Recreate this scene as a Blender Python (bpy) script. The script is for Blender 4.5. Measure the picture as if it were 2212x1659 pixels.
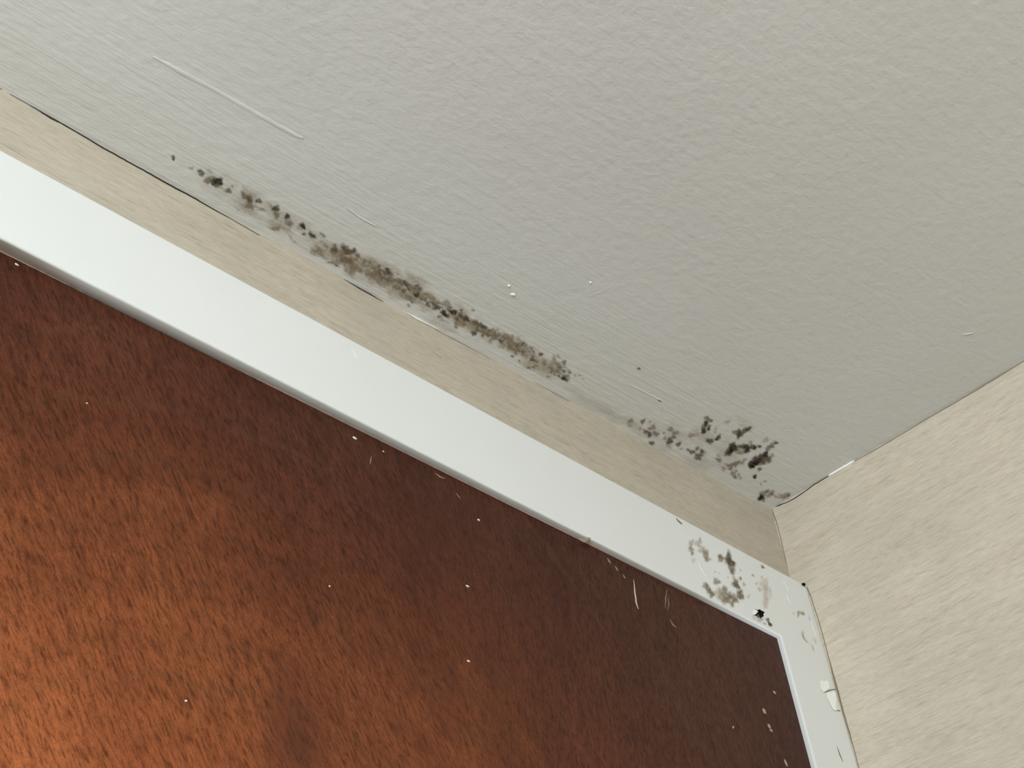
import bpy, bmesh, math, random
import numpy as np
from mathutils import Matrix, Vector

for o in list(bpy.data.objects):
    bpy.data.objects.remove(o)
SC = bpy.context.scene
COL = SC.collection

# ------------------------------------------------------------------ camera
IMW, IMH, FPX = 2212, 1659, 3300.0
RW = np.array([[0.6881321, -0.7153732, -0.1213066],
               [0.3922869, 0.5074453, -0.7672094],
               [0.6103975, 0.4803545, 0.6298210]])          # rows: camera right, down, forward in the room
CAM = np.array([-1.176265, -0.620716, -0.847617])           # metres from the ceiling corner
cd = bpy.data.cameras.new('camera')
cd.sensor_width = 36.0
cd.lens = FPX / IMW * 36.0
cd.clip_start = 0.01
cam = bpy.data.objects.new('camera', cd)
COL.objects.link(cam)
m = Matrix.Identity(4)
for i in range(3):
    m[i][0] = RW[0][i]; m[i][1] = -RW[1][i]; m[i][2] = -RW[2][i]; m[i][3] = CAM[i]
cam.matrix_world = m
SC.camera = cam

# ------------------------------------------------------------------ light
ROOM_X, ROOM_Y, ROOM_Z = -2.30, -2.80, -2.25               # left wall, front wall, floor
WIN_Y0, WIN_Y1, WIN_Z0, WIN_Z1 = -1.85, -0.80, -1.15, -0.15
w = bpy.data.worlds.new('sky'); SC.world = w; w.use_nodes = True
bg = w.node_tree.nodes['Background']
bg.inputs[0].default_value = (0.80, 0.90, 1.0, 1); bg.inputs[1].default_value = 1.0
ld = bpy.data.lights.new('window_daylight', 'AREA')
ld.shape = 'RECTANGLE'; ld.size = WIN_Y1 - WIN_Y0; ld.size_y = WIN_Z1 - WIN_Z0
ld.energy = 41.0; ld.color = (0.90, 0.965, 1.0)
lo = bpy.data.objects.new('window_daylight', ld); COL.objects.link(lo)
lo.location = (ROOM_X - 0.10, (WIN_Y0 + WIN_Y1) / 2, (WIN_Z0 + WIN_Z1) / 2)
lo.rotation_euler = Vector((1, 0, 0)).to_track_quat('-Z', 'Z').to_euler()
SC.view_settings.view_transform = 'Standard'
SC.view_settings.look = 'None'
SC.view_settings.gamma = 1.0
SC.view_settings.use_curve_mapping = False
SC.view_settings.exposure = 1.0

# ------------------------------------------------------------------ helpers
def ray(px, py):
    return RW.T @ np.array([(px - IMW / 2) / FPX, (py - IMH / 2) / FPX, 1.0])

CEIL_C = np.polyfit([-0.873, -0.688, -0.557, -0.477, -0.367, -0.298, -0.157, 0.0], [-0.0299, -0.0281, -0.0243, -0.0192, -0.0147, -0.0142, -0.0088, -0.0008], 3)
CEIL_D = np.polyder(CEIL_C)
def ceil_z(x):                                             # the ceiling sags a little towards the left
    xc = min(max(x, -0.85), 0.0)
    return float(np.polyval(CEIL_C, xc) + np.polyval(CEIL_D, xc) * (x - xc))

def at_ceiling(px, py, off=0.0):
    d = ray(px, py); z = 0.0
    for _ in range(12):
        t = (z - CAM[2]) / d[2]; P = CAM + t * d; z = ceil_z(P[0])
    return Vector((P[0], P[1], z - off))
def at_y(px, py, y):
    d = ray(px, py); t = (y - CAM[1]) / d[1]; return Vector(CAM + t * d)
def at_x(px, py, x):
    d = ray(px, py); t = (x - CAM[0]) / d[0]; return Vector(CAM + t * d)

CAS_Y = -0.0146                                            # front face of the door casing
def door_y(x): return -0.0046 - 0.0051 * (x + 0.87) / 0.8  # door face, hung a hair out of true
def at_door(px, py, off=0.0):
    y = -0.0095
    for _ in range(4):
        P = at_y(px, py, y - off); y = door_y(P.x)
    return P
def at_casing(px, py, off=0.0): return at_y(px, py, CAS_Y - off)
def at_right(px, py, off=0.0): return at_x(px, py, -off)
def at_back(px, py, off=0.0): return at_y(px, py, -off)

def mesh_obj(name, verts, faces, mat, parent=None, smooth=False, attr=None):
    me = bpy.data.meshes.new(name)
    me.from_pydata([tuple(v) for v in verts], [], faces)
    me.update()
    if attr:
        for an, vals in attr.items():
            a = me.attributes.new(an, 'FLOAT', 'POINT')
            a.data.foreach_set('value', vals)
    if smooth:
        me.polygons.foreach_set('use_smooth', [True] * len(me.polygons))
    o = bpy.data.objects.new(name, me)
    if mat: me.materials.append(mat)
    COL.objects.link(o)
    if parent: o.parent = parent
    return o
def bm_obj(name, bm, mat, parent=None, smooth=False):
    bmesh.ops.recalc_face_normals(bm, faces=bm.faces)
    me = bpy.data.meshes.new(name); bm.to_mesh(me); bm.free()
    o = bpy.data.objects.new(name, me); COL.objects.link(o)
    if mat: me.materials.append(mat)
    if smooth: me.polygons.foreach_set('use_smooth', [True] * len(me.polygons))
    if parent: o.parent = parent
    return o
def add_box(bm, a, b):
    x0, y0, z0 = a; x1, y1, z1 = b
    v = [bm.verts.new(p) for p in ((x0,y0,z0),(x1,y0,z0),(x1,y1,z0),(x0,y1,z0),(x0,y0,z1),(x1,y0,z1),(x1,y1,z1),(x0,y1,z1))]
    for f in ((0,3,2,1),(4,5,6,7),(0,1,5,4),(1,2,6,5),(2,3,7,6),(3,0,4,7)):
        bm.faces.new([v[i] for i in f])
def tag(o, label, cat=None, kind=None, group=None):
    o['label'] = label
    if cat: o['category'] = cat
    if kind: o['kind'] = kind
    if group: o['group'] = group
    return o

# ------------------------------------------------------------------ materials
class NT:
    def __init__(s, name):
        s.m = bpy.data.materials.new(name); s.m.use_nodes = True
        s.t = s.m.node_tree; s.n = s.t.nodes; s.l = s.t.links
        s.p = s.n['Principled BSDF']; s.out = s.n['Material Output']
        s.tc = s.n.new('ShaderNodeTexCoord')
    def link(s, a, b): s.l.new(a, b)
    def mapping(s, scale=(1,1,1), loc=(0,0,0), rot=(0,0,0), src=None):
        n = s.n.new('ShaderNodeMapping')
        n.inputs['Scale'].default_value = scale; n.inputs['Location'].default_value = loc; n.inputs['Rotation'].default_value = rot
        s.link(src or s.tc.outputs['Object'], n.inputs['Vector']); return n.outputs[0]
    def noise(s, vec, scale, detail=3, rough=0.55, dist=0.0):
        n = s.n.new('ShaderNodeTexNoise'); n.inputs['Scale'].default_value = scale
        n.inputs['Detail'].default_value = detail; n.inputs['Roughness'].default_value = rough; n.inputs['Distortion'].default_value = dist
        s.link(vec, n.inputs['Vector']); return n.outputs['Fac']
    def ramp(s, fac, stops):
        n = s.n.new('ShaderNodeValToRGB'); cr = n.color_ramp
        while len(cr.elements) < len(stops): cr.elements.new(0.5)
        for e, (p, c) in zip(cr.elements, stops):
            e.position = p; e.color = (c, c, c, 1) if isinstance(c, (int, float)) else (*c, 1)
        s.link(fac, n.inputs[0]); return n.outputs[0]
    def math(s, op, a, b=None, c=None):
        n = s.n.new('ShaderNodeMath'); n.operation = op
        for i, v in enumerate((a, b, c)):
            if v is None: continue
            if isinstance(v, (int, float)): n.inputs[i].default_value = v
            else: s.link(v, n.inputs[i])
        return n.outputs[0]
    def mix(s, fac, a, b, mode='MIX'):
        n = s.n.new('ShaderNodeMix'); n.data_type = 'RGBA'; n.blend_type = mode
        for i, v in ((0, fac), (6, a), (7, b)):
            if isinstance(v, (int, float)): n.inputs[i].default_value = v
            elif isinstance(v, tuple): n.inputs[i].default_value = (*v, 1)
            else: s.link(v, n.inputs[i])
        return n.outputs[2]
    def bump(s, h, strength, dist, prev=None):
        n = s.n.new('ShaderNodeBump'); n.inputs['Strength'].default_value = strength; n.inputs['Distance'].default_value = dist
        s.link(h, n.inputs['Height'])
        if prev: s.link(prev, n.inputs['Normal'])
        return n.outputs[0]
    def sep(s, src=None):
        n = s.n.new('ShaderNodeSeparateXYZ'); s.link(src or s.tc.outputs['Object'], n.inputs[0]); return n.outputs
    def comb(s, x, y, z):
        n = s.n.new('ShaderNodeCombineXYZ')
        for i, v in enumerate((x, y, z)):
            if isinstance(v, (int, float)): n.inputs[i].default_value = v
            else: s.link(v, n.inputs[i])
        return n.outputs[0]
    def attr(s, name):
        n = s.n.new('ShaderNodeAttribute'); n.attribute_name = name; return n.outputs['Fac']
    def base(s, c):
        if isinstance(c, tuple): s.p.inputs['Base Color'].default_value = (*c, 1)
        else: s.link(c, s.p.inputs['Base Color'])
    def rough(s, r): 
        if isinstance(r, (int, float)): s.p.inputs['Roughness'].default_value = r
        else: s.link(r, s.p.inputs['Roughness'])
    def normal(s, n): s.link(n, s.p.inputs['Normal'])

def plain(name, c, rough=0.6, spec=0.5):
    t = NT(name); t.base(c); t.rough(rough); t.p.inputs['Specular IOR Level'].default_value = spec; return t.m

# ceiling paint: orange-peel roller texture, brush strokes along the wall
t = NT('ceiling_paint')
n1 = t.noise(t.mapping((1.0, 1.3, 1)), 95, 3, 0.6)
n2 = t.noise(t.mapping((0.25, 1.6, 1), rot=(0, 0, 0.35)), 120, 2, 0.5)
n3 = t.noise(t.mapping((0.10, 3.2, 1), rot=(0, 0, 0.02)), 110, 3, 0.6)
s_ = t.sep()
brush = t.ramp(t.math('MULTIPLY', s_[1], -1.0), [(0.0, 1.0), (0.055, 0.85), (0.16, 0.0)])
h = t.math('ADD', t.math('MULTIPLY', n1, 0.7), t.math('MULTIPLY', n2, 0.3))
h = t.math('ADD', h, t.math('MULTIPLY', t.math('MULTIPLY', n3, brush), 0.55))
big = t.noise(t.tc.outputs['Object'], 5, 2, 0.5)
t.base(t.mix(t.ramp(big, [(0.3, 0.0), (0.7, 1.0)]), (0.70, 0.70, 0.67), (0.73, 0.73, 0.70)))
t.rough(0.62); t.normal(t.bump(h, 0.55, 0.0016))
M_CEIL = t.m

def wallpaper(name, horiz):                                # horiz: index of the horizontal axis along the wall
    t = NT(name)
    def sc(a, b):                                          # a along the wall, b up the wall
        return (a, 1, b) if horiz == 0 else (1, a, b)
    warp = t.noise(t.mapping(sc(1, 1)), 14, 2, 0.5)
    fine = t.noise(t.mapping(sc(0.09, 1.0)), 900, 3, 0.7, 0.2)
    dash = t.noise(t.mapping(sc(0.055, 1.0)), 520, 2, 0.6, 0.2)
    band = t.noise(t.mapping(sc(0.07, 1.0)), 170, 2, 0.5)
    fleck = t.noise(t.mapping(sc(0.4, 1.0)), 700, 2, 0.7)
    c = t.mix(t.ramp(fine, [(0.30, 0.0), (0.70, 1.0)]), (0.375, 0.325, 0.252), (0.57, 0.50, 0.395))
    c = t.mix(t.math('MULTIPLY', t.ramp(dash, [(0.56, 0.0), (0.70, 1.0)]), 0.34 if horiz else 0.45), c, (0.22, 0.185, 0.14))
    c = t.mix(t.math('MULTIPLY', t.ramp(fleck, [(0.64, 0.0), (0.76, 1.0)]), 0.5), c, (0.20, 0.17, 0.13))
    c = t.mix(t.math('MULTIPLY', t.ramp(band, [(0.35, 0.0), (0.65, 1.0)]), 0.30), c, (0.62, 0.565, 0.47))
    c = t.mix(t.math('MULTIPLY', t.ramp(warp, [(0.35, 0.0), (0.65, 1.0)]), 0.22), c, (0.36, 0.325, 0.265))
    t.base(c); t.rough(0.75); t.p.inputs['Specular IOR Level'].default_value = 0.3
    t.normal(t.bump(t.math('ADD', fine, dash), 0.35, 0.0004))
    return t.m
M_WP_BACK = wallpaper('wallpaper_back', 0)
M_WP_RIGHT = wallpaper('wallpaper_right', 1)
M_WALL = plain('plain_wall_paint', (0.31, 0.275, 0.21), 0.8)
M_FLOOR = plain('floor_boards', (0.09, 0.066, 0.045), 0.5)

# glossy white casing paint
t = NT('casing_gloss_paint')
n1 = t.noise(t.mapping((0.5, 1, 1)), 60, 2, 0.5)
n2 = t.noise(t.mapping((1, 1, 1)), 400, 2, 0.5)
t.base(t.mix(t.noise(t.tc.outputs['Object'], 12, 2), (0.715, 0.72, 0.695), (0.755, 0.76, 0.735)))
t.rough(0.34); t.p.inputs['Specular IOR Level'].default_value = 0.4
t.normal(t.bump(t.math('ADD', n1, t.math('MULTIPLY', n2, 0.25)), 0.25, 0.0008))
M_CASING = t.m
M_CAULK = plain('white_caulk', (0.90, 0.89, 0.85), 0.5)
M_FLAKE = plain('fresh_white_paint', (0.92, 0.91, 0.86), 0.6)
M_BLACK = plain('near_black', (0.012, 0.010, 0.008), 1.0, 0.0)  # near-black for the hole's inner faces and one casing speck
M_GAP = plain('open_joint', (0.045, 0.038, 0.028), 1.0, 0.0)
M_SCRATCH = plain('bare_scratch', (0.62, 0.50, 0.40), 0.7)
M_GLASS = plain('window_frame_paint', (0.8, 0.8, 0.78), 0.4)

# mahogany veneer
t = NT('mahogany_veneer')
s_ = t.sep()
warpx = t.math('MULTIPLY', t.math('SUBTRACT', t.noise(t.mapping((1, 1, 0.6)), 7, 2, 0.5), 0.5), 0.10)
x = t.math('ADD', s_[0], warpx)
dx = t.math('ADD', x, 0.66)
cath = t.math('ADD', s_[2], t.math('MULTIPLY', t.math('POWER', dx, 2.0), 1.9))
cath = t.math('ADD', cath, t.math('MULTIPLY', t.math('SUBTRACT', t.noise(t.mapping((1, 1, 1)), 18, 3, 0.5), 0.5), 0.035))
ring = t.noise(t.comb(t.math('MULTIPLY', cath, 1.0), 0.0, 0.0), 42, 3, 0.6)
# orange-brown at the lower left of the leaf, darkening with distance from there
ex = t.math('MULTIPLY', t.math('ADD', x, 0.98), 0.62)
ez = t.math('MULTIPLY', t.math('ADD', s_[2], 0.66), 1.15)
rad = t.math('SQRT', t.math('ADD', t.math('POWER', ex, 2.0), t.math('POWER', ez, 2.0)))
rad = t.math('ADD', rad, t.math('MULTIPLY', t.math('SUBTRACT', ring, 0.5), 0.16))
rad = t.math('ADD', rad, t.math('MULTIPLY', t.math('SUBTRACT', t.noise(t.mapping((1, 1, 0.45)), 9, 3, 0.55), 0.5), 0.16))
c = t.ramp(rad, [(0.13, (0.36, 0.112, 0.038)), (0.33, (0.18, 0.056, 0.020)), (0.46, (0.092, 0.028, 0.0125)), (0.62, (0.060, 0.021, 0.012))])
gz = t.math('MULTIPLY', s_[2], 0.30)
gA = t.comb(t.math('ADD', s_[0], t.math('MULTIPLY', s_[2], 0.50)), 0.0, gz)   # the leaf's grain leans at the hinge side
gB = t.comb(t.math('ADD', s_[0], t.math('MULTIPLY', s_[2], 0.02)), 0.3, gz)
lean = t.ramp(t.math('ADD', t.math('ADD', s_[0], 1.0), t.math('MULTIPLY', t.math('SUBTRACT', t.noise(t.mapping((1, 1, 0.5)), 6, 1), 0.5), 0.25)), [(0.42, 0.0), (0.62, 1.0)])
def grain(scale, dist):
    return t.mix(lean, t.noise(gA, scale, 2, 0.6, dist), t.noise(gB, scale, 2, 0.6, dist))
pore = grain(480, 0.4)
pore2 = grain(150, 0.3)
c = t.mix(1.0, c, t.ramp(pore, [(0.34, (1.16, 1.16, 1.16)), (0.50, (1.0, 1.0, 1.0)), (0.68, (0.52, 0.47, 0.45))]), 'MULTIPLY')
c = t.mix(1.0, c, t.ramp(pore2, [(0.35, (1.14, 1.12, 1.12)), (0.50, (1.0, 1.0, 1.0)), (0.70, (0.74, 0.72, 0.72))]), 'MULTIPLY')
fuzz = t.noise(t.tc.outputs['Object'], 900, 2, 0.7)
c = t.mix(1.0, c, t.ramp(fuzz, [(0.30, (0.82, 0.80, 0.80)), (0.70, (1.20, 1.20, 1.20))]), 'MULTIPLY')
blot = t.noise(t.mapping((1, 1, 0.5), loc=(3, 0, 1)), 11, 3, 0.6)
c = t.mix(1.0, c, t.ramp(blot, [(0.30, (0.86, 0.80, 0.82)), (0.70, (1.14, 1.14, 1.10))]), 'MULTIPLY')
c = t.mix(t.math('MULTIPLY', t.ramp(ring, [(0.54, 0.0), (0.66, 1.0)]), 0.045), c, (0.30, 0.17, 0.07))
K = at_door(640, 1600)
kd = t.math('SQRT', t.math('ADD', t.math('POWER', t.math('SUBTRACT', s_[0], K.x), 2.0), t.math('POWER', t.math('MULTIPLY', t.math('SUBTRACT', s_[2], K.z), 0.6), 2.0)))
kd = t.math('ADD', kd, t.math('MULTIPLY', t.math('SUBTRACT', ring, 0.5), 0.03))
c = t.mix(t.math('MULTIPLY', t.ramp(kd, [(0.004, 1.0), (0.036, 0.0)]), 0.65), c, (0.06, 0.02, 0.012))
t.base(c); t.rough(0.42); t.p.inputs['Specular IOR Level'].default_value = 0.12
t.normal(t.bump(pore, 0.25, 0.0004))
M_WOOD = t.m

def stain_mat(name, dark, mid, light):
    t = NT(name)
    a = t.attr('crust'); k = t.attr('tone')
    n = t.noise(t.tc.outputs['Object'], 430, 2, 0.6)
    al = t.math('MULTIPLY', a, t.math('ADD', t.math('MULTIPLY', n, 1.9), -0.05))
    cl = t.n.new('ShaderNodeClamp'); t.link(al, cl.inputs[0])
    t.base(t.ramp(k, [(0.0, light), (0.55, mid), (1.0, dark)]))
    t.rough(1.0); t.p.inputs['Specular IOR Level'].default_value = 0.05
    t.link(cl.outputs[0], t.p.inputs['Alpha'])
    return t.m
M_MOLD = stain_mat('mold_growth', (0.020, 0.016, 0.011), (0.135, 0.100, 0.055), (0.40, 0.305, 0.19))
M_STAIN = stain_mat('brown_stain', (0.06, 0.045, 0.021), (0.21, 0.155, 0.075), (0.62, 0.48, 0.36))

# ------------------------------------------------------------------ room shell
WT = 0.06
CAS_L = -1.02                                             # outer left edge of the casing (beyond the frame)
def z_top(x): return -0.1001 + 0.0041 * x
def z_bot(x): return -0.1805 - 0.0057 * (x + 0.07)
IN_R = -0.0738                                            # inner edge of the right upright
IN_L = -0.945

# ceiling sheet with its sag
xs = sorted(set([ROOM_X - WT] + list(np.linspace(-1.0, 0.0, 101)) + [-2.0, -1.5, 0.04]))
ys = [0.035, 0.0, -0.02, -0.05, -0.1, -0.2, -0.5, -1.0, -1.6, ROOM_Y - WT]
V = [(x_, y_, ceil_z(x_)) for x_ in xs for y_ in ys] + [(x_, y_, 0.05) for x_ in xs for y_ in ys]
ny = len(ys); N = len(xs) * ny; F = []
for i in range(len(xs) - 1):
    for j in range(ny - 1):
        a = i * ny + j
        F.append((a, a + 1, a + ny + 1, a + ny)); F.append((N + a, N + a + ny, N + a + ny + 1, N + a + 1))
for i in range(len(xs) - 1):
    for j in (0, ny - 1):
        a = i * ny + j; F.append((a, a + ny, N + a + ny, N + a))
for j in range(ny - 1):
    for i in (0, len(xs) - 1):
        a = i * ny + j; F.append((a, a + 1, N + a + 1, N + a))
ceiling = mesh_obj('ceiling', V, F, M_CEIL)
ceiling.data.polygons.foreach_set('use_smooth', [abs(p.normal.z) > 0.9 and p.center.z < 0.04 for p in ceiling.data.polygons])
bm = bmesh.new(); bm.from_mesh(ceiling.data); bmesh.ops.recalc_face_normals(bm, faces=bm.faces); bm.to_mesh(ceiling.data); bm.free()
tag(ceiling, 'off-white painted ceiling sloping slightly, speckled with mold along the wall', kind='structure')

# back wall: strips around the door opening, top edge following the ceiling
bm = bmesh.new()
segx = [ROOM_X, CAS_L, -0.873, -0.688, -0.557, -0.477, -0.367, -0.298, -0.157, IN_R + 0.03, 0.0]
OPEN_L, OPEN_R, OPEN_T = IN_L - 0.03, IN_R + 0.03, -0.15
segx = sorted(set([ROOM_X, OPEN_L, OPEN_R] + [-0.95 + 0.05 * i for i in range(20)]))
segx = [x_ for x_ in segx if x_ <= 0] if 0.0 in segx else [x_ for x_ in segx if x_ < -1e-4] + [0.0]
for a, b in zip(segx[:-1], segx[1:]):
    zl = ROOM_Z if (b <= OPEN_L + 1e-6 or a >= OPEN_R - 1e-6) else OPEN_T
    v = [bm.verts.new(p) for p in ((a,0,zl),(b,0,zl),(b,0,ceil_z(b)),(a,0,ceil_z(a)),(a,WT,zl),(b,WT,zl),(b,WT,ceil_z(b)),(a,WT,ceil_z(a)))]
    for f in ((0,1,2,3),(5,4,7,6),(0,4,5,1),(3,2,6,7),(1,5,6,2),(0,3,7,4)): bm.faces.new([v[i] for i in f])
bmesh.ops.remove_doubles(bm, verts=bm.verts, dist=1e-6)
wall_back = bm_obj('wall_back', bm, M_WP_BACK)
tag(wall_back, 'narrow strip of beige woven-look wallpaper between ceiling and white casing', kind='structure')
bm = bmesh.new(); add_box(bm, (0, ROOM_Y, ROOM_Z), (WT, WT, 0.03))
wall_right = bm_obj('wall_right', bm, M_WP_RIGHT)
tag(wall_right, 'beige wallpapered wall with fine horizontal streaks at the right', kind='structure')
bm = bmesh.new()
add_box(bm, (ROOM_X - WT, ROOM_Y, ROOM_Z), (ROOM_X, WIN_Y0, ceil_z(ROOM_X)))
add_box(bm, (ROOM_X - WT, WIN_Y1, ROOM_Z), (ROOM_X, WT, ceil_z(ROOM_X)))
add_box(bm, (ROOM_X - WT, WIN_Y0, ROOM_Z), (ROOM_X, WIN_Y1, WIN_Z0))
add_box(bm, (ROOM_X - WT, WIN_Y0, WIN_Z1), (ROOM_X, WIN_Y1, ceil_z(ROOM_X)))
tag(bm_obj('wall_left', bm, M_WALL), 'plain beige wall with the window, left of the view', kind='structure')
bm = bmesh.new(); add_box(bm, (ROOM_X - WT, ROOM_Y - WT, ROOM_Z), (WT, ROOM_Y, 0.0))
tag(bm_obj('wall_front', bm, M_WALL), 'plain beige wall behind the viewer', kind='structure')
bm = bmesh.new(); add_box(bm, (ROOM_X - WT, ROOM_Y - WT, ROOM_Z - 0.05), (WT, WT, ROOM_Z))
tag(bm_obj('floor', bm, M_FLOOR), 'brown floor below the view', kind='structure')
bm = bmesh.new()
fw = 0.04
for a, b in (((WIN_Y0, WIN_Z0), (WIN_Y0 + fw, WIN_Z1)), ((WIN_Y1 - fw, WIN_Z0), (WIN_Y1, WIN_Z1)),
             ((WIN_Y0 + fw, WIN_Z0), (WIN_Y1 - fw, WIN_Z0 + fw)), ((WIN_Y0 + fw, WIN_Z1 - fw), (WIN_Y1 - fw, WIN_Z1))):
    add_box(bm, (ROOM_X - 0.05, a[0], a[1]), (ROOM_X - 0.01, b[0], b[1]))
tag(bm_obj('window_1', bm, M_GLASS), 'white window frame in the left wall, outside the view', kind='structure')

# ------------------------------------------------------------------ casing (one painted frame with a punched hole)
def arc(cx, cz, r, a0, a1, n=6):
    return [(cx + r * math.cos(a0 + (a1 - a0) * i / n), cz + r * math.sin(a0 + (a1 - a0) * i / n)) for i in range(n + 1)]
rc = 0.009
XR = -0.0006
outer = [(CAS_L, ROOM_Z), (CAS_L, z_top(CAS_L))] + [(x_, z_top(x_)) for x_ in (-0.8, -0.6, -0.4, -0.2)]
outer += arc(XR - rc, z_top(XR) - rc, rc, math.pi / 2, 0)
outer += [(XR, ROOM_Z)]
inner = [(IN_R, ROOM_Z), (IN_R, z_bot(IN_R))] + [(x_, z_bot(x_)) for x_ in (-0.2, -0.4, -0.6, -0.8)] + [(IN_L, z_bot(IN_L)), (IN_L, ROOM_Z)]
poly = outer + inner
bm = bmesh.new()
fv = [bm.verts.new((p[0], CAS_Y, p[1])) for p in poly]
bv = [bm.verts.new((p[0], 0.0, p[1])) for p in poly]
bm.faces.new(fv); bm.faces.new(list(reversed(bv)))
n = len(poly)
for i in range(n):
    bm.faces.new((fv[i], bv[i], bv[(i + 1) % n], fv[(i + 1) % n]))
bmesh.ops.recalc_face_normals(bm, faces=bm.faces)
no = len(outer)
ed_in = [e for e in bm.edges if all(v.co.y < CAS_Y + 1e-6 for v in e.verts) and all(any(abs(v.co.x - p[0]) + abs(v.co.z - p[1]) < 1e-6 for p in inner) for v in e.verts)]
ed_out = [e for e in bm.edges if all(v.co.y < CAS_Y + 1e-6 for v in e.verts) and all(any(abs(v.co.x - p[0]) + abs(v.co.z - p[1]) < 1e-6 for p in outer) for v in e.verts)]
upr = [e for e in ed_in if abs(e.verts[0].co.x - e.verts[1].co.x) < 1e-6]
bmesh.ops.bevel(bm, geom=ed_in, offset=0.0017, segments=5, profile=0.5, affect='EDGES')
ed_out = [e for e in bm.edges if all(v.co.y < CAS_Y + 1e-6 for v in e.verts) and all(any(abs(v.co.x - p[0]) + abs(v.co.z - p[1]) < 1e-6 for p in outer) for v in e.verts)]
bmesh.ops.bevel(bm, geom=ed_out, offset=0.0011, segments=2, profile=0.5, affect='EDGES')
trim = bm_obj('trim_1', bm, M_CASING)
trim.data.materials.append(M_BLACK)
# punched hole
rnd = random.Random(5)
cx, cy = 1640, 1326
hole_px = [(1630,1313),(1636,1318),(1641,1316),(1645,1319),(1652,1322),(1649,1327),(1650,1331),(1645,1334),(1643,1337),(1640,1334),(1637,1335),(1634,1331),(1629,1329),(1634,1326),(1631,1323),(1637,1321)]
bm = bmesh.new()
fr = [bm.verts.new(at_y(px, py, CAS_Y - 0.003)) for px, py in hole_px]
fr = []
bk = []
for px, py in hole_px:
    P = at_casing(px, py)
    fr.append(bm.verts.new((P.x, CAS_Y - 0.003, P.z))); bk.append(bm.verts.new((P.x, -0.003, P.z)))
bm.faces.new(fr); bm.faces.new(list(reversed(bk)))
for i in range(len(fr)):
    j = (i + 1) % len(fr); bm.faces.new((fr[i], bk[i], bk[j], fr[j]))
cut = bm_obj('cutter', bm, M_BLACK)
md = trim.modifiers.new('hole', 'BOOLEAN'); md.operation = 'DIFFERENCE'; md.object = cut; md.solver = 'EXACT'; md.material_mode = 'TRANSFER'
dg = bpy.context.evaluated_depsgraph_get()
nm = bpy.data.meshes.new_from_object(trim.evaluated_get(dg))
trim.modifiers.clear(); trim.data = nm
bpy.data.objects.remove(cut)
for p in trim.data.polygons: p.use_smooth = p.area < 2e-4 or len(p.vertices) == 4
tag(trim, 'white gloss-painted door casing, stained and chipped at its corner', kind='structure')

# ------------------------------------------------------------------ door
bm = bmesh.new()
xl, xr = IN_L + 0.002, IN_R - 0.0004
zt = lambda x_: z_bot(x_) - 0.0004
fr = [(xl, ROOM_Z + 0.01), (xr, ROOM_Z + 0.01), (xr, zt(xr)), (xl, zt(xl))]
v = [bm.verts.new((a, door_y(a), b)) for a, b in fr] + [bm.verts.new((a, 0.03, b)) for a, b in fr]
for f in ((0,1,2,3),(7,6,5,4),(0,4,5,1),(1,5,6,2),(2,6,7,3),(3,7,4,0)): bm.faces.new([v[i] for i in f])
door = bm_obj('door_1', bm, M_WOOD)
tag(door, 'flush reddish-brown mahogany veneer door, scuffed near the top corner', kind='structure')

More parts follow.
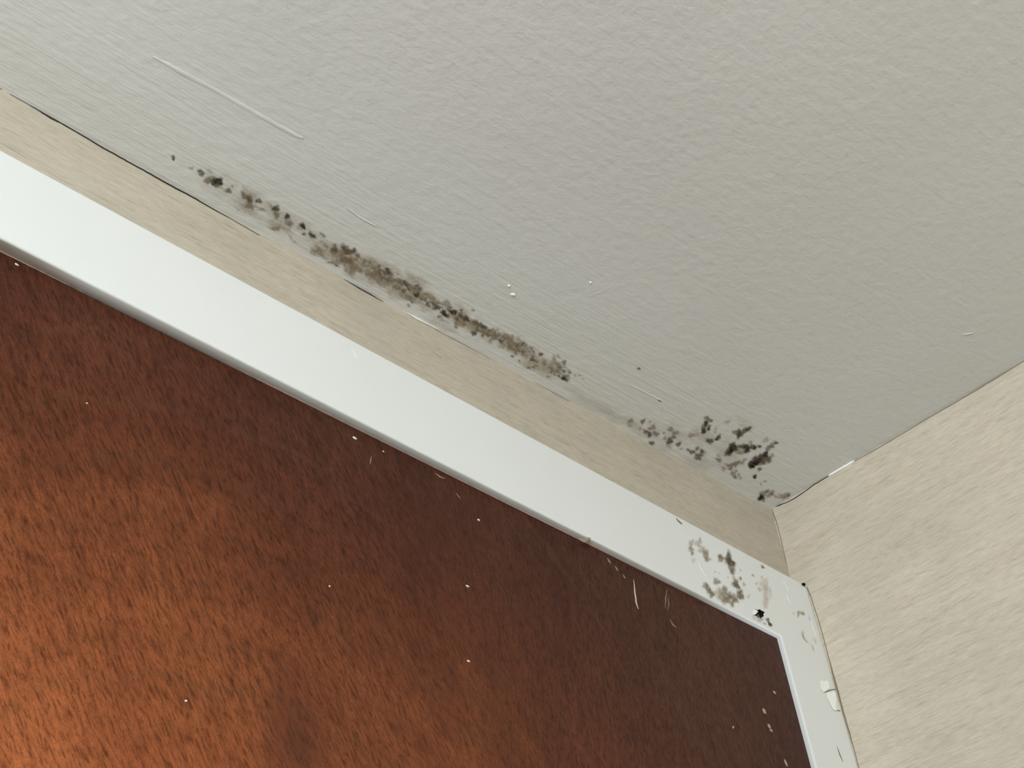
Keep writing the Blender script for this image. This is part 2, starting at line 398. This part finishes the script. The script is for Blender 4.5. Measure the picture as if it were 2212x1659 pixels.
# ------------------------------------------------------------------ blobs: specks of mold, stain, chips
def blobs(name, data, proj, mat, seed=1, parent=None, lift=0.0004, step=2.2, cut=0.035):
    """data: (px, py, rx, ry, angle, density, tone): growths merged into one low, ragged crust lying on a surface."""
    rg = np.random.RandomState(seed)
    D = np.array(data, float)
    x0, x1 = (D[:, 0] - D[:, 2] * 1.5).min(), (D[:, 0] + D[:, 2] * 1.5).max()
    y0, y1 = (D[:, 1] - D[:, 2] * 1.5).min(), (D[:, 1] + D[:, 2] * 1.5).max()
    nx_, ny_ = int((x1 - x0) / step) + 2, int((y1 - y0) / step) + 2
    gx, gy = np.meshgrid(x0 + np.arange(nx_) * step, y0 + np.arange(ny_) * step, indexing='ij')
    keep = np.ones_like(gx); tn = np.zeros_like(gx); tw = np.zeros_like(gx)
    for (px, py, rx, ry, ang, den, tone) in D:
        R_ = max(rx, ry) * 1.5
        i0, i1 = max(0, int((px - R_ - x0) / step)), min(nx_, int((px + R_ - x0) / step) + 2)
        j0, j1 = max(0, int((py - R_ - y0) / step)), min(ny_, int((py + R_ - y0) / step) + 2)
        sx, sy = gx[i0:i1, j0:j1] - px, gy[i0:i1, j0:j1] - py
        ca, sa = math.cos(ang), math.sin(ang)
        u = (sx * ca + sy * sa) / rx; w_ = (-sx * sa + sy * ca) / ry
        th = np.arctan2(w_, u); p1, p2, p3 = rg.uniform(0, 6.28, 3)
        rr = np.hypot(u, w_) * (1 + 0.16 * np.sin(2 * th + p1) + 0.14 * np.sin(3 * th + p2) + 0.10 * np.sin(5 * th + p3))
        q = np.clip(1.15 - rr, 0, 1.0); fall = np.clip(q * 1.35, 0, 1) ; fall = fall * fall * (3 - 2 * fall)
        a = np.clip(den * fall, 0, 0.985)
        keep[i0:i1, j0:j1] *= 1 - a
        tn[i0:i1, j0:j1] += a * a * tone; tw[i0:i1, j0:j1] += a * a + 1e-9
    den = 1 - keep; tone = tn / np.maximum(tw, 1e-9)
    idx = -np.ones(gx.shape, int); V, A, T, F = [], [], [], []
    use = den > cut
    fu = use[:-1, :-1] | use[1:, :-1] | use[:-1, 1:] | use[1:, 1:]
    def vid(i, j):
        if idx[i, j] < 0:
            idx[i, j] = len(V)
            V.append(proj(gx[i, j], gy[i, j], 0.00008 + lift * den[i, j])); A.append(float(den[i, j])); T.append(float(tone[i, j]))
        return idx[i, j]
    for i, j in zip(*np.nonzero(fu)):
        F.append((vid(i, j), vid(i, j + 1), vid(i + 1, j + 1), vid(i + 1, j)))
    return mesh_obj(name, V, F, mat, parent, True, {'crust': A, 'tone': T})

AX = math.atan2(0.54, 1.0)                                 # run of the wall-ceiling joint in view
def crop(lst, ox, oy, sc, grow=1.25, ang=AX, seed=3, asp=1.35, dk=0.95):
    rnd = random.Random(seed); out = []
    for e in lst:
        x_, y_, r_, d_ = e[:4]
        asp_ = e[4] if len(e) > 4 else rnd.uniform(1.0, asp)
        rr = r_ / sc * grow
        tone = min(1.0, max(0.0, (d_ - 0.30) / 0.70))
        out.append((ox + x_ / sc, oy + y_ / sc, rr * asp_, rr / asp_ ** 0.5, ang + rnd.uniform(-0.4, 0.4), min(1.0, d_ * dk if d_ < 0.9 else d_), tone))
    return out

S5 = [(190,190,25,.4,1.6),(315,250,42,.75),(420,225,30,.35),(410,345,48,.6),(455,320,42,.6),(520,350,48,.95),(490,390,45,.9),(545,370,40,.95),(370,350,30,.45),
 (560,430,30,.4),(710,415,18,.45),(665,470,36,.65),(640,480,40,.35),(860,540,50,.65),(925,585,45,.7),(880,500,60,.3),(950,540,50,.4),(930,660,46,.6,1.6),(1040,600,36,.75),
 (895,670,35,.4),(1090,710,25,.45,1.7),(1260,695,42,.8),(1265,780,40,.55),(1400,795,36,.85),(1420,880,46,.6),(1595,915,34,.98),(1560,930,42,.35),(1610,1015,24,.65),
 (1710,1035,38,.85),(1250,950,42,.5,1.9),(1460,1080,36,.3,2.4),(1790,1230,70,.45),(1720,1250,40,.4),(1990,1210,50,.65),(2080,1250,44,.5),(2130,1200,56,.6),(2180,1240,50,.65),
 (1990,1280,25,.45),(2090,1330,50,.55),(2150,1350,50,.65),(1995,1380,42,.5,1.9),(2200,1400,60,.5),(2180,1480,60,.5),(1180,650,30,.3,2.2),(1020,680,28,.3,2.2),(1380,950,60,.25,1.8),(770,700,20,.25,2.4)]
S6 = [(50,240,60,.5),(250,220,48,.75),(240,280,30,.5),(370,210,50,.75),(410,250,46,.75),(500,235,40,.85),(540,300,45,.65),(340,270,36,.55),(450,345,40,.6),(390,355,45,.65),
 (330,335,30,.55),(250,395,40,.5,1.9),(520,440,60,.5),(480,490,60,.45),(560,480,60,.5),(700,440,70,.5),(770,480,76,.55),(700,530,84,.5),(790,540,70,.55),(920,490,50,.8),
 (890,520,50,.75),(850,570,60,.65),(950,600,66,.65),(800,600,76,.5),(960,540,46,.6),(1050,620,60,.7),(1140,650,50,.8),(1010,690,70,.5),(1180,690,56,.7),(1270,700,56,.75),
 (1320,730,50,.65),(1100,790,60,.5),(1180,830,60,.5),(1280,795,44,.9),(1230,850,60,.5),(1220,750,56,.5),(1380,850,40,.65),(1420,920,40,.7),(1480,840,50,.55),(1500,910,58,.65),
 (1540,950,50,.75),(1620,1020,52,.95),(1660,1060,42,.85),(1740,1015,48,1.0),(1690,960,60,.55),(1640,900,60,.5),(1830,1050,50,.8),(1780,1085,34,.75),(1890,1090,50,.8),
 (1920,1110,34,.85),(1790,1150,60,.42),(1850,1140,50,.42),(620,370,50,.55),(610,420,46,.5),(2020,1140,50,.7),(2080,1180,50,.7),(2130,1200,40,.75),(2040,1230,30,.65),(2000,1280,40,.75),
 (2140,1260,50,.5),(2180,1300,40,.55),(1400,800,50,.5),(1330,800,50,.45),(1060,700,70,.45),(900,640,80,.5)]
S7 = [(290,440,42,.78),(320,460,25,.82),(410,490,40,.65),(460,530,48,.72),(530,540,40,.7),(570,570,32,.7),(470,600,35,.7),(410,645,42,.85),(530,620,40,.6),(620,660,50,.6),
 (680,620,60,.55),(700,690,70,.55),(640,770,40,.42),(770,660,40,.5),(820,720,70,.55),(880,700,60,.6),(950,700,40,.55),(800,820,66,.42),(920,780,70,.55),(940,850,60,.55),
 (1040,810,66,.6),(1100,800,36,.65),(1010,890,58,.55),(1100,900,58,.6),(1000,930,40,.5),(1240,1010,52,.7),(1290,1040,32,.55),(1350,940,36,.85),(1240,960,40,.35),(1200,870,46,.35),
 (1400,1030,40,.4),(1540,980,50,.3),(1600,970,40,.4),(1680,1060,48,.7),(1610,1100,60,.55),(1540,1040,60,.45),(1510,1150,48,.6),(1620,1140,40,.55),(1750,1180,36,.55),
 (1770,1200,22,.65),(1680,1280,44,.95),(1605,1250,26,.65),(1730,1250,36,.6),(1720,1320,26,.55),(1840,1240,25,.35),(1900,1240,25,.35),(1950,1290,20,.35),(740,600,40,.4),(1150,830,40,.4),(1040,720,36,.35)]
S8 = [(130,170,36,.55),(280,175,36,.65),(370,180,20,.4),(120,225,34,.35),(320,305,36,.7),(370,340,38,.7),(410,250,40,.5),(370,265,30,.5),(450,330,44,.55),(395,450,36,.75),
 (250,270,25,.35),(630,270,38,.5),(545,320,20,.45),(690,320,36,.55),(670,370,30,.65),(560,385,30,.45),(620,420,46,.8),(730,460,36,.7),(610,480,40,.3),(760,520,20,.4),
 (890,350,40,.5),(960,340,30,.3),(1090,140,42,.65),(1140,165,25,.7),(1075,200,36,.9),(1110,240,30,.65),(1040,240,30,.55),(1050,290,44,.85),(1110,270,25,.85),(1190,310,18,.45),
 (1200,270,25,.35),(1230,380,38,.9),(1125,420,48,.75),(1350,180,40,.3),(1450,310,44,.55),(1500,320,48,.8),(1490,350,40,.8),(1555,295,40,.75),(1615,265,30,.85),(1590,280,26,.75),
 (1410,480,48,.85),(1390,535,48,1.0),(1430,500,40,.9),(1350,580,40,.8),(1460,530,25,.75),(1350,540,30,.65),(1530,490,48,.75),(1590,500,48,.9),(1590,540,44,.85),(1500,560,44,.55),
 (1650,500,36,.8),(1690,500,30,.9),(1750,490,25,.85),(1640,440,30,.4),(1830,410,40,.35),(1950,445,30,.75),(1900,480,36,.7),(1860,510,36,.6),(1820,590,44,1.0),(1760,620,48,.75),
 (1850,640,48,.7),(1690,660,48,.85),(1740,660,40,.95),(1790,650,48,.75),(1670,710,44,1.0),(1640,735,40,1.0),(1710,700,40,1.0),(1780,690,48,.65),(1870,670,40,.55),(1900,610,36,.45),
 (1750,770,25,.75),(1740,790,16,.55),(1690,870,30,.9),(1240,660,36,.55),(1300,770,36,.4),(1390,730,44,.55),(1450,710,40,.6),(1510,690,40,.5),(1560,660,30,.4),(1390,770,30,.55),
 (1340,720,26,.4),(1450,800,26,.45),(1410,830,30,.55),(1440,870,30,.6),(1490,850,25,.5),(1510,890,20,.45),(850,530,18,.85),(900,560,36,.8),(965,515,30,.65),(1025,550,30,.8),
 (960,600,30,.65),(980,630,40,.65),(1020,590,30,.6),(1060,570,25,.35),(1000,650,20,.65),(1230,610,30,.3),(1820,930,20,.45),(1770,960,18,.45)]
S8C = [(1770,1130,38,1.0),(1800,1165,22,.55),(1800,1080,40,.5),(1850,1050,26,.6),(1910,1070,30,.55),(1890,1090,26,.45),(1860,1110,30,.45),(1950,1120,22,.35),(2040,1120,40,.35),
 (2080,1110,40,.45),(2120,1100,20,.65),(2000,1110,36,.3)]
# broad faint brown film under the streak
rnd = random.Random(9)
film = []
for k in range(90):
    f_ = rnd.random()
    px = 450 + f_ * 780 + rnd.uniform(-15, 15)
    py = 385 + (px - 450) * 0.545 + rnd.gauss(0, 13) + 5
    dens = (0.10 if px < 690 else 0.24 if px < 1120 else 0.15)
    film.append((px, py, rnd.uniform(22, 40), rnd.uniform(10, 16), AX, dens * rnd.uniform(.6, 1.1), 0.05))
for k in range(160):                                       # fine peppering
    px = rnd.uniform(690, 1235)
    py = 385 + (px - 450) * 0.545 + rnd.gauss(0, 11) + 8
    film.append((px, py, rnd.uniform(3, 6), rnd.uniform(2.5, 4), AX, rnd.uniform(.25, .6), rnd.uniform(.25, .65)))
streak = blobs('mold_streak', film + crop(S5, 380, 330, 5.82, 1.1) + crop(S6, 680, 500, 5.82, 0.82, seed=4, dk=0.80) + crop(S7, 960, 620, 6.506, 0.85, seed=5, dk=0.82), at_ceiling, M_MOLD, 11)
tag(streak, 'long band of dark brown mold specks on the ceiling along the wall', 'mold', 'stuff')
film = []
for k in range(26):
    film.append((rnd.uniform(1380, 1640), rnd.uniform(915, 1010), rnd.uniform(16, 30), rnd.uniform(9, 15), AX, rnd.uniform(.04, .12), 0.05))
film += [(1290,878,50,15,AX,.13,0.0),(1335,903,50,15,AX,.13,0.0),(1385,930,44,15,AX,.12,0.0),(1245,850,34,12,AX,.09,0.0)]
spot = blobs('mold_cluster', film + crop(S8, 1340, 880, 5.82, 0.98, ang=-0.45, seed=6), at_ceiling, M_MOLD, 12)
tag(spot, 'scattered black and brown mold blotches on the ceiling near the corner', 'mold', 'stuff')
spot = blobs('mold_cluster', crop(S8C, 1340, 880, 5.82, 1.15, ang=-0.4, seed=7), at_ceiling, M_MOLD, 13)
tag(spot, 'tiny grey-black mold dots in the very corner of the ceiling', 'mold', 'stuff')

# stains on the casing
VD = math.atan2(1.0, 0.36)
S4 = [(430,430,34,.5),(425,490,30,.6),(440,530,22,.65),(500,440,34,.45),(520,410,20,.55),(545,500,40,.5),(575,540,44,.65),(590,590,32,.55)]
S4 += [(725,580,40,.75),(800,580,48,.85),(825,620,42,.9),(830,680,40,.75),(845,720,28,.65),(680,810,36,.65),(870,830,40,.75),(890,860,30,.75),(855,780,24,.5)]
S4 += [(570,850,34,.55),(600,890,40,.75),(640,940,36,.65),(760,900,40,.65),(740,960,50,.6),(800,960,50,.7),(860,970,40,.65),(910,930,40,.8),(930,960,30,.75),(830,1030,30,.7),(870,1000,30,.65),(700,940,40,.45),(780,1000,40,.45)]
S4 += [(515,385,11,.7),(450,600,26,.3),(670,715,9,.6),(710,730,8,.5),(795,770,9,.5),(1140,665,17,.8),(1045,750,14,.6),(1130,770,12,.5),(920,780,16,.75),(955,840,20,.45),(1110,890,20,.45),(1080,830,14,.5),(1000,960,22,.35),(920,700,12,.4)]
st = blobs('casing_stain', crop(S4, 1400, 1080, 4.608, 1.0, dk=0.85, ang=VD, seed=8, asp=1.7), at_casing, M_STAIN, 14)
tag(st, 'brown mildew stain patches on the white casing near its corner', 'stain', 'stuff')
pk = [(1652,1262,9,20,-0.25,.30,0.0),(1655,1282,8,20,-0.1,.34,0.0),(1653,1302,7,16,0.0,.36,0.0),(1664,1278,4,12,-0.2,.25,0.15)]
tag(blobs('rust_streak', pk, at_casing, M_STAIN, 15), 'faint pinkish streak running down the casing to the black hole', 'stain', 'stuff')
E2 = [(1190,1190,16,.85),(1215,1240,18,.9),(1200,1215,12,.8),(1160,1230,10,.6),(1100,1185,26,.35),(1130,1190,18,.45),(1060,1170,20,.3)]
tag(blobs('crumbled_paint', crop(E2, 1400, 1080, 4.608, 1.2, ang=VD, seed=9), at_casing, M_STAIN, 16), 'brown crumbled bits just below the black hole in the casing', 'stain', 'stuff')
E3 = [(1500,1120,16,.55),(1540,1130,18,.65),(1495,1150,12,.5),(1540,1335,16,.5,2.2),(1560,1385,16,.5,2.2),(1640,1470,14,.4,2.2),(1610,1180,12,.4,2.0),(1660,1400,14,.3,2.2),(1450,1130,8,.4)]
tag(blobs('upright_stain', crop(E3, 1400, 1080, 4.608, 1.2, ang=VD, seed=10), at_casing, M_STAIN, 17), 'small yellow-brown and grey marks high on the right casing upright', 'stain', 'stuff')

# ------------------------------------------------------------------ ribbons: cracks, ridges, caulk, scratches
def ribbon(name, pts, proj, mat, parent=None, lift=0.0003, lens=True, seed=1, wob=0.0):
    """pts: (px, py, half width px): a low ridge that tapers, real thickness 'lift'."""
    rnd = random.Random(seed); V = []; F = []
    # resample
    P = []
    for a, b in zip(pts[:-1], pts[1:]):
        L = math.hypot(b[0] - a[0], b[1] - a[1]); k = max(1, int(L / 6))
        for i in range(k):
            s = i / k; P.append([a[j] + (b[j] - a[j]) * s for j in range(3)])
    P.append(list(pts[-1]))
    for i, (x_, y_, h_) in enumerate(P):
        a = P[max(0, i - 1)]; b = P[min(len(P) - 1, i + 1)]
        dx_, dy_ = b[0] - a[0], b[1] - a[1]; L = math.hypot(dx_, dy_) or 1
        nx, ny_ = -dy_ / L, dx_ / L
        x_ += rnd.uniform(-wob, wob); y_ += rnd.uniform(-wob, wob)
        for s, l in ((-1, 0.00004), (-0.45, lift), (0.45, lift), (1, 0.00004)):
            V.append(proj(x_ + nx * h_ * s, y_ + ny_ * h_ * s, l))
    for i in range(len(P) - 1):
        for j in range(3):
            a = i * 4 + j; F.append((a, a + 1, a + 5, a + 4))
    return mesh_obj(name, V, F, mat, parent, True)

# joint between ceiling and back wall
o = ribbon('ceiling_crack', [(0,190,1.44),(14,197,0.86),(30,208,0.58),(62,226,0.65),(80,236,1.73),(110,254,2.88),(130,264,2.45),(160,282,1.44),(220,318,1.58),(300,362,1.58),(380,407,1.87),(420,428,1.58),(470,457,1.15),(500,473,0.58),(560,508,0.50)],
           lambda a, b, l: at_back(a, b, l), M_GAP, wall_back, 0.0003, seed=2, wob=0.3)
tag(o, 'dark open crack under the ceiling edge')
o = ribbon('ceiling_crack', [(700,576,0.4),(775,622,1.3),(800,636,1.3),(828,652,0.4)], at_back, M_GAP, wall_back, 0.0003)
o = ribbon('ceiling_crack', [(940,712,0.4),(1010,748,0.9),(1130,811,0.9),(1230,868,0.5)], at_back, plain('faint_joint', (0.20, 0.17, 0.12), 1.0, 0.0), wall_back, 0.0002)
o = ribbon('caulk_bead', [(722,582,1.0),(760,604,2.0),(790,623,2.8),(830,644,3.4),(860,662,3.0),(890,681,2.2),(905,690,2.6),(925,700,2.0),(945,711,0.6)], at_back, M_CAULK, wall_back, 0.0012, seed=4, wob=0.35)
tag(o, 'thin white bead of caulk showing along the ceiling joint')
# joint between ceiling and right wall
M_FAINT = plain('dusty_joint', (0.22, 0.19, 0.145), 1.0, 0.0)
o = ribbon('ceiling_crack', [(1668,1096,0.56),(1684,1091,1.26),(1700,1085,0.84),(1716,1077,1.12),(1735,1064,0.98),(1760,1046,1.05),(1785,1031,0.84),(1793,1026,0.42)], at_right, M_GAP, wall_right, 0.0003, seed=5, wob=0.3)
tag(o, 'thin dark crack between ceiling and right wall')
o = ribbon('ceiling_crack', [(1846,996,0.8),(1900,966,1.0),(2000,906,1.2),(2100,848,1.6),(2160,811,2.2),(2212,778,2.6),(2240,760,2.6)], at_right, M_FAINT, wall_right, 0.0003, seed=6, wob=0.2)
o = ribbon('caulk_bead', [(1790,1028,0.8),(1796,1024,2.2),(1815,1012,2.4),(1835,1001,2.2),(1846,996,0.8)], at_right, M_CAULK, wall_right, 0.0012)
tag(o, 'short bright white caulk patch above the right wall')
# dark brown line on the corner seam between the two papered walls
o = ribbon('wallpaper_seam', [(1667,1098,0.8),(1671,1112,1.5),(1677,1126,1.1),(1682,1145,0.8),(1690,1178,0.9),(1697,1210,1.0),(1704,1244,1.1),(1712,1275,1.1)], at_right, plain('dark_seam', (0.22, 0.18, 0.125), 1.0, 0.0), wall_right, 0.0002, seed=7, wob=0.3)
tag(o, 'dark papered seam in the wall corner')
# dark brown line on the joint casing / right wall
o = ribbon('casing_joint', [(1743,1268,1.2),(1752,1290,0.9),(1770,1345,0.9),(1790,1420,1.0),(1800,1458,1.8),(1806,1480,2.2),(1812,1502,2.0),(1822,1540,1.8),(1834,1580,1.6),(1845,1620,0.9),(1857,1664,0.8)], at_right, plain('dark_joint', (0.20, 0.16, 0.11), 1.0, 0.0), wall_right, 0.0002, seed=8, wob=0.3)
tag(o, 'dark gap between casing and right wall')

# low paint ridges on the ceiling (same paint)
def ridge(pts, lift, seed): return ribbon('paint_ridge', pts, at_ceiling, M_CEIL, ceiling, lift, seed=seed, wob=0.4)
ridge([(330,122,2),(370,143,5),(400,161,6),(450,186,5),(520,226,5),(590,266,5),(640,293,5),(655,298,2)], 0.0004, 1)
ridge([(750,448,1),(775,468,2.2),(800,482,2),(812,488,0.8)], 0.0005, 2)
ridge([(1275,640,1),(1300,630,2.5),(1320,618,1)], 0.00015, 3)
ridge([(1360,830,1),(1390,846,2.2),(1430,866,1.2)], 0.0004, 4)
ridge([(2080,722,0.8),(2092,721,2),(2102,719,0.8)], 0.0005, 5)
def lump(name, pts, proj, mat, parent, lift, seed=1, sg=10):
    rnd = random.Random(seed)
    outs = []
    for (px, py, rx, ry, ang) in pts:
        V = [proj(px, py, lift)]; F = []
        ca, sa = math.cos(ang), math.sin(ang)
        jit = [1 + rnd.uniform(-.22, .22) for _ in range(sg)]
        for rr, hh in ((0.6, 0.85), (1.0, 0.02)):
            for i in range(sg):
                th = 2 * math.pi * i / sg
                u, w_ = rx * rr * jit[i] * math.cos(th), ry * rr * jit[i] * math.sin(th)
                V.append(proj(px + u * ca - w_ * sa, py + u * sa + w_ * ca, lift * hh + 0.00003))
        for i in range(sg):
            j = (i + 1) % sg; F.append((0, 1 + i, 1 + j)); F.append((1 + i, 1 + sg + i, 1 + sg + j, 1 + j))
        outs.append(mesh_obj(name, V, F, mat, parent, True))
    return outs
lump('paint_drip', [(1108,636,6,3.4,.1),(1100,617,3.5,2.4,.1),(1276,610,3,2,.1)], at_ceiling, M_FLAKE, ceiling, 0.0009, 2)
lump('dark_speck', [(1380,796,5,2.4,.3),(1425,865,4.5,2.2,.3),(374,341,4,6,-.2)], at_ceiling, M_FAINT, ceiling, 0.0004, 3)

# casing wear
def chip(name, px_pts, proj, mat, parent, th, label=None, offs=0.0):
    """thin irregular flake with real thickness"""
    n_ = len(px_pts)
    V = [proj(a, b, th + offs) for a, b in px_pts] + [proj(a, b, 0.00002) for a, b in px_pts]
    F = [tuple(range(n_))] + [(i, n_ + i, n_ + (i + 1) % n_, (i + 1) % n_) for i in range(n_)]
    o = mesh_obj(name, V, F, mat, parent)
    bm = bmesh.new(); bm.from_mesh(o.data); bmesh.ops.recalc_face_normals(bm, faces=bm.faces); bm.to_mesh(o.data); bm.free()
    if label: o['label'] = label
    return o
chip('paint_flake', [(1628,1318),(1633,1318),(1638,1321),(1634,1325),(1629,1329),(1626,1326)], at_casing, M_FLAKE, trim, 0.0012, 'white paint flake beside the hole')
chip('paint_flake', [(1771,1469),(1779,1472),(1787,1470),(1791,1475),(1792,1486),(1784,1493),(1779,1496),(1773,1488)], at_casing, M_FLAKE, trim, 0.0009, 'lifted white paint flake on the upright')
chip('paint_flake', [(1786,1498),(1798,1494),(1805,1496),(1807,1510),(1806,1526),(1808,1536),(1800,1533),(1792,1518),(1787,1508)], at_casing, M_FLAKE, trim, 0.0010, 'larger lifted white paint flake on the upright')
ribbon('paint_crack', [(1781,1496,0.6),(1788,1493,1.3),(1797,1490,1.4),(1806,1489,0.8)], at_casing, M_FAINT, trim, 0.0002)
ribbon('paint_crack', [(1806,1534,0.5),(1812,1535,1.4),(1816,1536,0.5)], at_casing, M_FAINT, trim, 0.0002)
ribbon('paint_crack', [(1808,1612,0.4),(1814,1630,1.3),(1821,1646,0.5)], at_casing, M_FAINT, trim, 0.0002)
ribbon('paint_crack', [(1460,1119,0.5),(1465,1125,1.7),(1472,1131,1.6),(1473,1133,0.5)], at_casing, M_FAINT, trim, 0.0002)
for i, pts in enumerate(([(1509,1216,.8),(1516,1228,2.2),(1522,1238,2.2),(1528,1246,.8)], [(1690,1252,.6),(1698,1262,2),(1704,1275,.8)], [(1700,1285,.6),(1706,1298,2),(1712,1305,.8)],
                         [(1590,1295,.6),(1604,1305,2.0),(1618,1318,.8)], [(1750,1330,.5),(1757,1352,1.6),(1762,1372,.5)])):
    ribbon('paint_ridge', pts, at_casing, M_CASING, trim, 0.0003, seed=20 + i, wob=0.4)
ribbon('paint_drip', [(757,750,1),(764,760,2.6),(770,770,3.4),(772,775,1)], at_casing, plain('cream_drip', (0.78, 0.78, 0.70), 0.5), trim, 0.00012, seed=30)
lump('dark_speck', [(1736,1262,3.8,3.2,.6)], lambda a, b, l: at_casing(a, b, l + 0.0002), M_BLACK, trim, 0.0012, 5)
chip('paint_chip', [(1250,1162),(1262,1163),(1276,1161),(1270,1167),(1262,1172),(1254,1168)], lambda a, b, l: at_casing(a, b, l + 0.0001), plain('bare_wood_chip', (0.30, 0.25, 0.18), 0.9), trim, 0.0003, 'chipped spot on the lower casing edge')

o = ribbon('paint_line', [(-20,533,0.9),(300,690,1.0),(600,841,0.8),(900,990,1.0),(1200,1140,0.8),(1420,1249,0.6),(1600,1338,0.4)], at_door, plain('bare_paint_edge', (0.42, 0.30, 0.24), 0.8), door, 0.0004, seed=60, wob=0.25)
tag(o, 'thin pale line where casing paint meets the door')

# door scratches and specks of paint
def scratch(pts, s): return ribbon('scratch', pts, at_door, M_SCRATCH, door, 0.0001, seed=s, wob=0.4)
scratch([(1369,1252,.5),(1371,1275,1.3),(1374,1300,1.5),(1379,1316,.6)], 1)
M_SCR2 = plain('worn_scratch', (0.26, 0.17, 0.13), 0.6)
for i, pts in enumerate(([(1441,1272,.4),(1438,1292,1.1),(1437,1312,.4)], [(1443,1290,.4),(1445,1305,1.0),(1442,1318,.4)], [(1447,1338,.4),(1454,1350,1.4),(1461,1356,.5)],
                         [(803,985,.4),(801,995,1.4),(799,1003,.4)], [(940,1022,.4),(950,1030,1.6),(962,1034,.5)], [(1312,1205,.5),(1316,1212,2.0),(1320,1218,.5)], [(1328,1222,.5),(1332,1228,1.8),(1336,1234,.5)],
                         [(1345,1240,.4),(1349,1247,1.5),(1352,1250,.4)], [(985,1065,.4),(990,1072,1.0),(995,1078,.4)])):
    ribbon('scratch', pts, at_door, M_SCR2, door, 0.0001, seed=40 + i, wob=0.4)
lump('paint_speck', [(766,946,5,2.4,.5),(1034,1123,3.4,1.8,.5),(1010,1266,4,2,.4),(1012,1428,4,1.8,.4),(828,975,2.4,1.4,.4),(36,571,5,2.2,.6),(188,871,2.4,1.6,.4),(402,1514,3,2.4,0),(712,1266,2,2,0)],
     at_door, plain('pale_paint_speck', (0.75, 0.62, 0.55), 0.6), door, 0.0004, 6)
lump('paint_speck', [(1651,1536,3.4,7.5,-.5),(1662,1569,3,5.5,-.5),(1666,1578,2.4,4.2,-.7),(1673,1496,2.2,5,-.6),(1698,1648,2.2,8,-.4),(1584,1571,2,3,0),(1285,1160,2,3,0)],
     at_door, plain('pinkish_scuff', (0.40, 0.26, 0.21), 0.7), door, 0.0003, 7)
